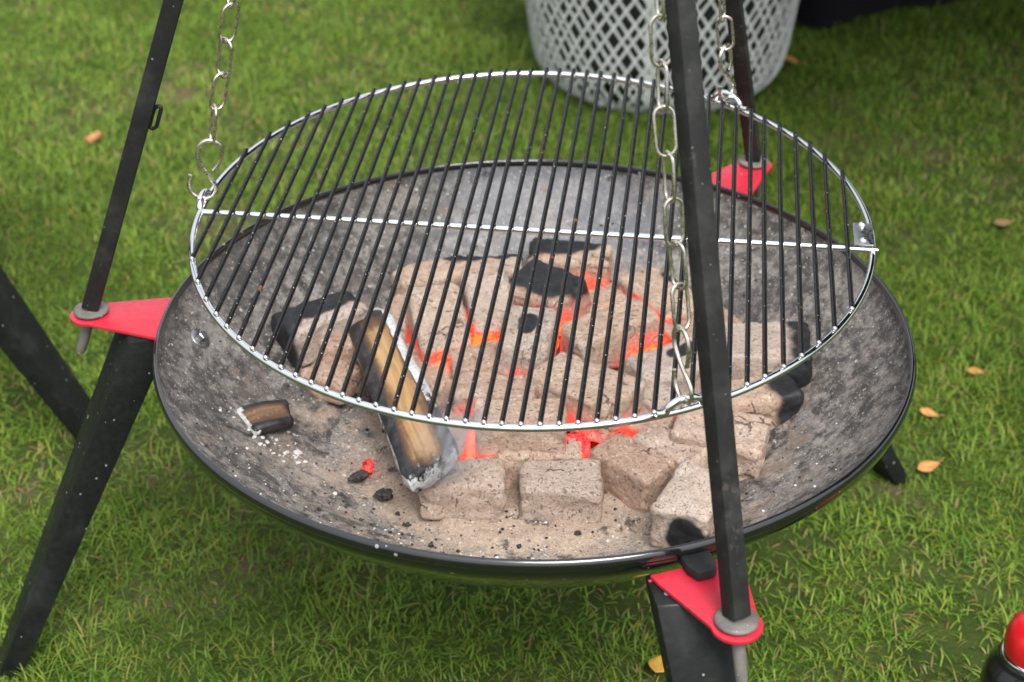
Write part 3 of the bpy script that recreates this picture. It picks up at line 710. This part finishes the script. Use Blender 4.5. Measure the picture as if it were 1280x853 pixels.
# ------------------------------------------------------------------ tripod
APEX = Vector((.004, .005, 1.81))
tripod = thing('tripod', 'black square-tube tripod standing on the red brackets over the fire bowl', 'tripod', (0, 0, .4495))
T0 = Vector((0, 0, .4495))
ROLL = [8, 12, 20]
for k in range(3):
    ft = Vector((*FEET[k], .4495)); d = (APEX-ft).normalized()
    ft2 = Vector((*FEET[k], .4495+.006))
    mt = frame(ft2, d, Vector((ft.x, ft.y, 0))) @ Matrix.Rotation(math.radians(ROLL[k]), 4, 'X')
    ln = (APEX-ft).length-.03; hw = .0094
    b = B(); vs = []
    for x in (0, ln): vs += [mt @ Vector((x, y, z)) for y, z in ((-hw, -hw), (hw, -hw), (hw, hw), (-hw, hw))]
    b.add(vs, [(0, 1, 2, 3)[::-1], (4, 5, 6, 7), (0, 1, 5, 4), (1, 2, 6, 5), (2, 3, 7, 6), (3, 0, 4, 7)])
    me = bevelled(b.make('pole'), .0022, 2); me.transform(Matrix.Translation(-T0))
    pole = obj('pole', me, MAT['pole'], tripod)
    b = B(); b.lathe([(.0002, .0042), (.0170, .0042), (.0190, .003), (.0195, .0012), (.0190, .0002), (.0002, .0002)], 32, Vector((*FEET[k], .4499))-T0)
    obj('washer', b.make('washer'), MAT['washer'], pole)
    b = B(); e0 = ft-T0; b.tube([e0-Vector((0, 0, .002)), e0-d*.026, e0-d*.054, e0-d*.058], [.0060, .0060, .0056, .0044], 12)
    obj('pin', b.make('pin'), MAT['washer'], pole)
    if k in (0, 2):
        # small welded eyelet on the pole
        s = .255 if k == 0 else .185
        side = Vector((1, -.15, 0)).normalized() if k == 0 else Vector((-1, -.2, 0)).normalized()
        c = ft+d*s*1.0+side*.0122; dd = d
        pts = []
        for q in range(20):
            a = 2*math.pi*q/20; pts.append(c+side*(.0038*math.cos(a))+d*(.0045*math.sin(a)+(.009 if math.sin(a) > 0 else -.009)))
        b = B(); b.tube([q-T0 for q in pts], .0021, 8, closed=True); obj('eyelet', b.make('eyelet'), MAT['leg'], pole)
b = B(); b.lathe([(.0002, .035), (.03, .035), (.045, .02), (.045, -.03), (.035, -.045), (.0002, -.045)], 32, APEX-T0)
obj('hub', b.make('hub'), MAT['leg'], tripod)

# ------------------------------------------------------------------ grate
GC = Vector((-.0029, 0, .5921)); GN = Vector((-.0143, -.0476, 1)).normalized()
GU = Vector((math.cos(math.radians(-6.36)), math.sin(math.radians(-6.36)), 0)); GM = frame(GC, GU, GN)
RG, RT, RB_ = .3475, .0036, .0025
grate = thing('grill_grate', 'round chrome-ringed grate of thin black rods hanging above the fire', 'grill grate', GC)
grate.matrix_world = GM
b = B(); b.tube(circle(RG, 180), RT, 12, closed=True); obj('ring', b.make('ring'), MAT['chrome'], grate)
b = B(); b.tube([(-RG+.001, -.0145, .0), (0, -.0145, 0), (RG-.018, -.0145, .0)], .0036, 12); obj('crossbar', b.make('crossbar'), MAT['chrome'], grate)
bead = B(); bead.lathe([(.0001, .0027), (.0014, .0022), (.0024, .0012), (.0028, 0), (.0024, -.0014), (.0001, -.0026)], 12)
bead_me = bead.make('weld_bead'); bead_me.materials.append(MAT['bead'])
tip = {}
for k in range(41):
    s = -.3290+.01624*k+RND.uniform(-.0007, .0007); hl = math.sqrt(RG*RG-s*s)
    zz = RT+RB_-.0008; sk = RND.uniform(-.0012, .0012)
    b = B(); b.tube([(s, -hl, zz), (s+sk*.3, -hl*.4, zz+RND.uniform(-.0006, .0006)), (s+sk, hl*.4, zz), (s+sk*.5, hl+.002, zz)], RB_, 8)
    rod = obj('rod', b.make('rod'), MAT['rod'], grate)
    w = obj('weld_bead', bead_me, None, rod); w.location = (s, -hl-.0004, zz-.0003)
# plate at the right end of the crossbar
b = B(); b.prism([(-.0105, -.022), (.0100, -.022), (.0100, .020), (-.0105, .020)], .004, Matrix.Translation((RG-.0095, .004, .008)))
pl = obj('plate', bevelled(b.make('plate'), .0015, 2), MAT['dull'], grate)
b = B(); b.tube([(RG-.024, -.0215, .0035), (RG+.004, -.0215, .0035)], .003, 8); obj('flange', b.make('flange'), MAT['chrome'], pl)
for yy in (-.012, .019):
    b = B(); b.lathe([(.0001, .0030), (.002, .0026), (.0036, .001), (.0040, -.0005)], 14, (RG-.0105, yy, .0085)); obj('rivet', b.make('rivet'), MAT['chrome'], pl)
HOOKA = [172.6, -67.4, 49.3]
loops = []
for k in range(3):
    a = math.radians(HOOKA[k]); cw = GC+.0*GN
    e1 = Vector((1, 0, -GN.x/GN.z)).normalized(); e2 = GN.cross(e1)
    rad = e1*math.cos(a)+e2*math.sin(a); tan = e2*math.cos(a)-e1*math.sin(a); c = GC+rad*RG
    pts = [c+tan*(.0175*math.cos(q))+GN*(.0115*math.sin(q)+.001)+rad*(.002*math.sin(q)) for q in [math.pi*i/16 for i in range(17)]]
    pts = [c+tan*.028+GN*.002]+[pts[0]+tan*.004]+pts+[pts[-1]-tan*.004]+[c-tan*.028+GN*.002]
    b = B(); b.tube([GM.inverted() @ q for q in pts], .0036, 10); obj('hanging_loop', b.make('hanging_loop'), MAT['chrome'], grate)
    loops.append((c+GN*.0115+rad*.002, rad, tan))

# ------------------------------------------------------------------ chains
def link_mesh(length=.046, width=.0205, r=.0017):
    pts = []; h = length/2-width/2; w = width/2-r
    for i in range(9): a = math.pi*i/8; pts.append((w*math.cos(a), 0, h+w*math.sin(a)))
    for i in range(9): a = math.pi+math.pi*i/8; pts.append((w*math.cos(a), 0, -h+w*math.sin(a)))
    b = B(); b.tube(pts, r, 8, closed=True); me = b.make('link'); me.materials.append(MAT['chain']); return me
LINK = link_mesh()
def s_hook(r=.0022):
    """S in local xz: closed-ish eye on top, open hook below; local z up, total about 75 mm, bottom of the hook at z=0"""
    pts = []
    ctl = [(.0075, .0375), (.0115, .046), (.0138, .056), (.0128, .066), (.0078, .0735), (0, .0757), (-.0078, .0735), (-.0128, .066), (-.0132, .056), (-.009, .046), (-.002, .036), (.006, .027), (.0122, .0185), (.0132, .0105), (.0095, .0035), (.002, 0), (-.006, .0008), (-.0128, .0052), (-.0172, .0125), (-.0186, .021), (-.0178, .0285)]
    pts = [(x*.92, 0, z*.92) for x, z in ctl]
    b = B(); sm = []
    P = [Vector(q) for q in pts]
    for i in range(len(P)-1):
        a, b1, c, d = P[max(i-1, 0)], P[i], P[i+1], P[min(i+2, len(P)-1)]
        for k in range(3):
            t = k/3; sm.append(.5*(2*b1+(c-a)*t+(2*a-5*b1+4*c-d)*t*t+(3*b1-a-3*c+d)*t*t*t))
    sm.append(P[-1]); b.tube(sm, r, 8); me = b.make('hook'); me.materials.append(MAT['chain']); return me
HOOK = s_hook()
TOPS = [Vector((-.075, .010, 1.79)), Vector((.012, -.03, 1.79)), Vector((.05, .03, 1.79))]
HOOKDIR = [Vector((1, .15, 0)), Vector((.42, -.9, 0)), Vector((.35, .5, 0))]
CL = ['nickel chain with an S-hook holding the left side of the grate', 'nickel chain running beside the front pole down to the grate', 'nickel chain at the back in front of the lattice bin']
for k in range(3):
    lp, rad, tan = loops[k]; up = (TOPS[k]-lp).normalized()
    root = thing('hanging_chain', CL[k], 'chain', lp, 'chains carrying the grate')
    # hook: bottom hangs in the loop
    hx = HOOKDIR[k]; hm = frame((0, 0, -.0035), hx-up*hx.dot(up), up)
    h = obj('hook', HOOK, None, root); h.matrix_local = hm
    z = .0665; tw = RND.uniform(0, .5); n = int(((TOPS[k]-lp).length-z)/.0385)
    for i in range(n):
        f = z+.0180+.0385*i
        xdir = Matrix.Rotation(tw+(math.pi/2 if i % 2 == 0 else 0)+RND.uniform(-.22, .22)+(.25*math.sin(i*.7+k)), 3, up) @ (hx-up*hx.dot(up)).normalized()
        sway = Vector((math.sin(i*.9+k), math.cos(i*1.3+k), 0))*.0016
        l = obj('link', LINK, None, root)
        l.matrix_local = frame(up*f+sway, xdir, up+Vector((RND.uniform(-.08, .08), RND.uniform(-.08, .08), 0)))

# ------------------------------------------------------------------ lattice bin
BC = Vector((.264, 1.765, 0)); BH = .58
def bin_r(z): return .251+.125*z-.052*math.exp(-z/.020)
bin_ = thing('lattice_bin', 'pale grey diamond-mesh bin lined with a black bag', 'bin', BC)
def strand(dirn, r_off):
    b = B(); n = 40; hw = .0030; vs = []; fs = []
    for i in range(n+1):
        z = .004+(BH-.004)*i/n; r = bin_r(z)+r_off
        a = dirn*1.38*(i/n)
        for s in (-1, 1):
            for t in (0, -.0022):
                aa = a+s*hw/ r*1.15; vs.append(((r+t)*math.cos(aa), (r+t)*math.sin(aa), z))
    for i in range(n):
        k = i*4
        fs += [(k, k+2, k+6, k+4), (k+1, k+5, k+7, k+3), (k, k+4, k+5, k+1), (k+2, k+3, k+7, k+6)]
    b.add(vs, fs); me = b.make('strand', False); me.materials.append(MAT['lattice']); return me
S1, S2 = strand(1, .0014), strand(-1, -.0014)
NSTR = 62
for i in range(NSTR):
    for sm in (S1, S2):
        o = obj('strand', sm, None, bin_); o.rotation_euler = (0, 0, 2*math.pi*(i+.15*math.sin(i*2.3))/NSTR)
b = B(); b.tube(circle(bin_r(.004)+.001, 96, .008), .0065, 8, closed=True); obj('base_hoop', b.make('base_hoop'), MAT['lattice'], bin_)
b = B(); b.tube(circle(bin_r(BH)+.001, 96, BH), .008, 8, closed=True); obj('top_hoop', b.make('top_hoop'), MAT['lattice'], bin_)
b = B(); 
for sgn in (-.013, .013):
    pass
aS = math.radians(-98); vs = []; fs = []
for i in range(31):
    z = .005+(BH-.01)*i/30; r = bin_r(z)-.006
    for da in (-.040, .040):
        for t in (0, -.003): vs.append(((r+t)*math.cos(aS+da), (r+t)*math.sin(aS+da), z))
for i in range(30):
    k = i*4; fs += [(k, k+2, k+6, k+4), (k+1, k+5, k+7, k+3), (k, k+4, k+5, k+1), (k+2, k+3, k+7, k+6)]
b.add(vs, fs); obj('seam_strip', b.make('seam_strip', False), MAT['lattice'], bin_)
b = B(); prof = []
for i in range(30):
    z = .085+.50*i/29; prof.append((bin_r(z)-.030+.0*z, z))
prof = [(.002, .05), (.10, .055), (.19, .068)]+prof+[(bin_r(BH)+.012, BH+.012), (bin_r(BH)+.014, BH-.05)]
b.lathe(prof, 72)
for i, v in enumerate(b.v):
    k = noise.fractal(Vector((v.x*9, v.y*9, v.z*4)), 1, 2, 3)*.018*(1 if v.z < BH-.06 else .2); q = Vector((v.x, v.y, 0)); 
    if q.length > .05: b.v[i] = v+q.normalized()*min(k, .008)
obj('bin_bag', b.make('bin_bag'), MAT['bag'], bin_)

# ------------------------------------------------------------------ draped table
TA = math.radians(24); tx_, ty_ = Vector((math.cos(TA), math.sin(TA), 0)), Vector((-math.sin(TA), math.cos(TA), 0))
T_O = Vector((.600, 2.0, 0)); TL, TW, TH = 1.8, .75, .75
per = []
NP = 240
for i in range(NP):
    s = (2*(TL+TW))*i/NP
    if s < TL: q = (s, 0, 0, -1)
    elif s < TL+TW: q = (TL, s-TL, 1, 0)
    elif s < 2*TL+TW: q = (TL-(s-TL-TW), TW, 0, 1)
    else: q = (0, TW-(s-2*TL-TW), -1, 0)
    per.append((q, s))
table = thing('draped_table', 'table hidden under a floor-length black cloth at the top right', 'table', T_O)
b = B(); rows = 14
for j in range(rows+1):
    f = j/rows; z = TH*(1-f)+.012*f
    for (x, y, nx, ny), s in per:
        k = f*(.010+.012*math.sin(s*23)+.010*math.sin(s*11+1.7)+.006*math.sin(s*41))
        x2, y2 = x+nx*k, y+ny*k; r = .03
        b.v.append(tx_*x2+ty_*y2+Vector((0, 0, z)))
for j in range(rows):
    for i in range(NP): b.f.append((j*NP+i, (j+1)*NP+i, (j+1)*NP+(i+1) % NP, j*NP+(i+1) % NP))
b.f.append(tuple(range(NP)))
obj('tablecloth', b.make('tablecloth'), MAT['cloth'], table)
for (x, y) in ((.06, .06), (TL-.06, .06), (.06, TW-.06), (TL-.06, TW-.06)):
    b = B(); q = tx_*x+ty_*y; b.tube([q, q+Vector((0, 0, TH-.03))], .016, 10); obj('leg', b.make('leg'), MAT['leg'], table)

# ------------------------------------------------------------------ unseen black canopy, added right of the view to shade the lawn
cp = thing('shade_canopy', 'unseen black canopy added beyond the right edge to shade the lawn', 'canopy', (2.33, 1.92, 0))
b = B(); e, zt = 1.85, 2.1
b.add([(-e, -e, zt), (e, -e, zt), (e, e, zt), (-e, e, zt), (0, 0, 2.95), (-e, -e, zt-.28), (e, -e, zt-.28), (e, e, zt-.28), (-e, e, zt-.28)],
      [(0, 1, 4), (1, 2, 4), (2, 3, 4), (3, 0, 4), (0, 5, 6, 1), (1, 6, 7, 2), (2, 7, 8, 3), (3, 8, 5, 0)])
obj('shade_roof', b.make('shade_roof', False), MAT['cloth'], cp)
for sx_ in (-1, 1):
    for sy_ in (-1, 1):
        b = B(); b.tube([(sx_*(e-.29), sy_*(e-.29), 0), (sx_*(e-.29), sy_*(e-.29), zt+.1)], .02, 12); obj('pole', b.make('pole'), MAT['leg'], cp)

# ------------------------------------------------------------------ red-capped canister
cn = thing('canister', 'glossy black canister with a domed red cap at the bottom right corner', 'canister', (.528, -.212, 0))
b = B(); b.lathe([(.0005, 0), (.050, 0), (.052, .003), (.052, .150), (.0505, .165), (.046, .178), (.040, .186), (.0385, .190), (.0385, .194), (.036, .196)], 48)
obj('body', b.make('body'), MAT['black_plastic'], cn)
b = B(); b.lathe([(.0355, .1935), (.0365, .195), (.0365, .198), (.0345, .1995)], 48); obj('ring', b.make('ring'), MAT['chrome'], cn)
b = B(); b.lathe([(.0335, .196), (.0345, .200), (.0350, .210), (.0340, .222), (.0305, .232), (.0235, .239), (.0130, .2425), (.0005, .2435)], 48)
obj('cap', b.make('cap'), MAT['red_plastic'], cn)

# ------------------------------------------------------------------ litter on the lawn
def leaf(loc, ln, wd, rz, mat, label, curl=.3, tilt=(0, 0)):
    b = B(); n = 10
    vs = []
    for i in range(n+1):
        f = i/n; w = wd*math.sin(math.pi*min(1, f*1.02)**.75)*.5+.0004
        for s in (-1, -.5, 0, .5, 1): vs.append((f*ln-ln/2, s*w, curl*ln*.35*(f-.5)**2*4*.3+abs(s)*w*curl*.6))
    fs = [(i*5+j, i*5+j+1, i*5+j+6, i*5+j+5) for i in range(n) for j in range(4)]
    b.add(vs, fs)
    b.tube([(ln/2-.002, 0, .003), (ln/2+ln*.22, .004, .004)], .0008, 5)
    me = b.make('leaf'); o = obj('leaf', me, mat, label=label, category='leaf')
    m = o.modifiers.new('solid', 'SOLIDIFY'); m.thickness = .0006
    o.location = (loc[0], loc[1], .014); o.rotation_euler = (tilt[0], tilt[1], rz)
leaf((.551, .372), .036, .019, .35, MAT['leaf'], 'teardrop-shaped orange leaf on the grass right of the bowl', .4, (.25, -.1))
leaf((.577, .503), .030, .013, -.5, MAT['leaf'], 'narrow orange leaf on the grass above the teardrop-shaped one', .4, (.35, .1))
leaf((.668, .613), .026, .015, -.3, MAT['leaf'], 'small pale orange leaf near the right rim of the bowl', .5, (.2, 0))
leaf((.819, 1.088), .036, .022, .1, MAT['leaf_dull'], 'dull brown leaf on the shaded grass at the right edge', .3, (.1, 0))
leaf((.545, 1.80), .042, .016, -.9, MAT['leaf'], 'slim tan leaf on the grass just right of the bin', .4, (.2, .1))
leaf((.153, -.030), .034, .026, 1.2, MAT['leaf_yellow'], 'yellow leaf on the grass left of the front leg', .3, (.1, 0))
b = B(); b.tube([(-.016, 0, 0), (-.0155, 0, 0), (.0155, 0, 0), (.016, 0, 0)], [.006, .0078, .0078, .006], 16)
o = obj('cork', b.make('cork'), MAT['cork'], label='small orange cork-like stub on the grass left of the tripod', category='cork')
o.location = (-.822, 1.405, .022); o.rotation_euler = (0, -.15, .85)

# ------------------------------------------------------------------ smoke over the log's end
def smoke():
    b = B(); prof = [(.002, 0)]+[(.050*math.sin(math.pi*(i+.6)/14)*(1.0), .16*i/13) for i in range(14)]+[(.002, .161)]
    b.lathe(prof, 24); me = b.make('smoke')
    t = NT('smoke'); co = t.coord()
    mp = t.new('ShaderNodeMapping'); t.put(mp.inputs[0], co); mp.inputs['Scale'].default_value = (60, 60, 16); mp.inputs['Rotation'].default_value = (.25, .5, 0)
    n = t.noise(mp.outputs[0], 1.0, 4, .55, 1.4)
    sx = t.new('ShaderNodeSeparateXYZ'); t.put(sx.inputs[0], co)
    rr = t.math('SQRT', t.math('ADD', t.math('POWER', sx.outputs[0], 2), t.math('POWER', sx.outputs[1], 2)))
    fall = t.math('MULTIPLY', t.ramp(rr, .046, .008), t.math('MULTIPLY', t.ramp(sx.outputs[2], .155, .02), t.ramp(sx.outputs[2], .0, .02)))
    v = t.new('ShaderNodeVolumePrincipled'); v.inputs['Color'].default_value = (.86, .88, .94, 1)
    t.put(v.inputs['Density'], t.math('MULTIPLY', t.math('MULTIPLY', t.ramp(n, .44, .72), fall), 60.0))
    t.l.new(v.outputs[0], t.out.inputs['Volume'])
    o = obj('smoke', me, t.m, kind='stuff', label='wisp of bluish white smoke curling off the end of the log', category='smoke'); o.location = (-.098, -.155, .375)
    o.rotation_euler = (.12, .25, 0)
smoke()
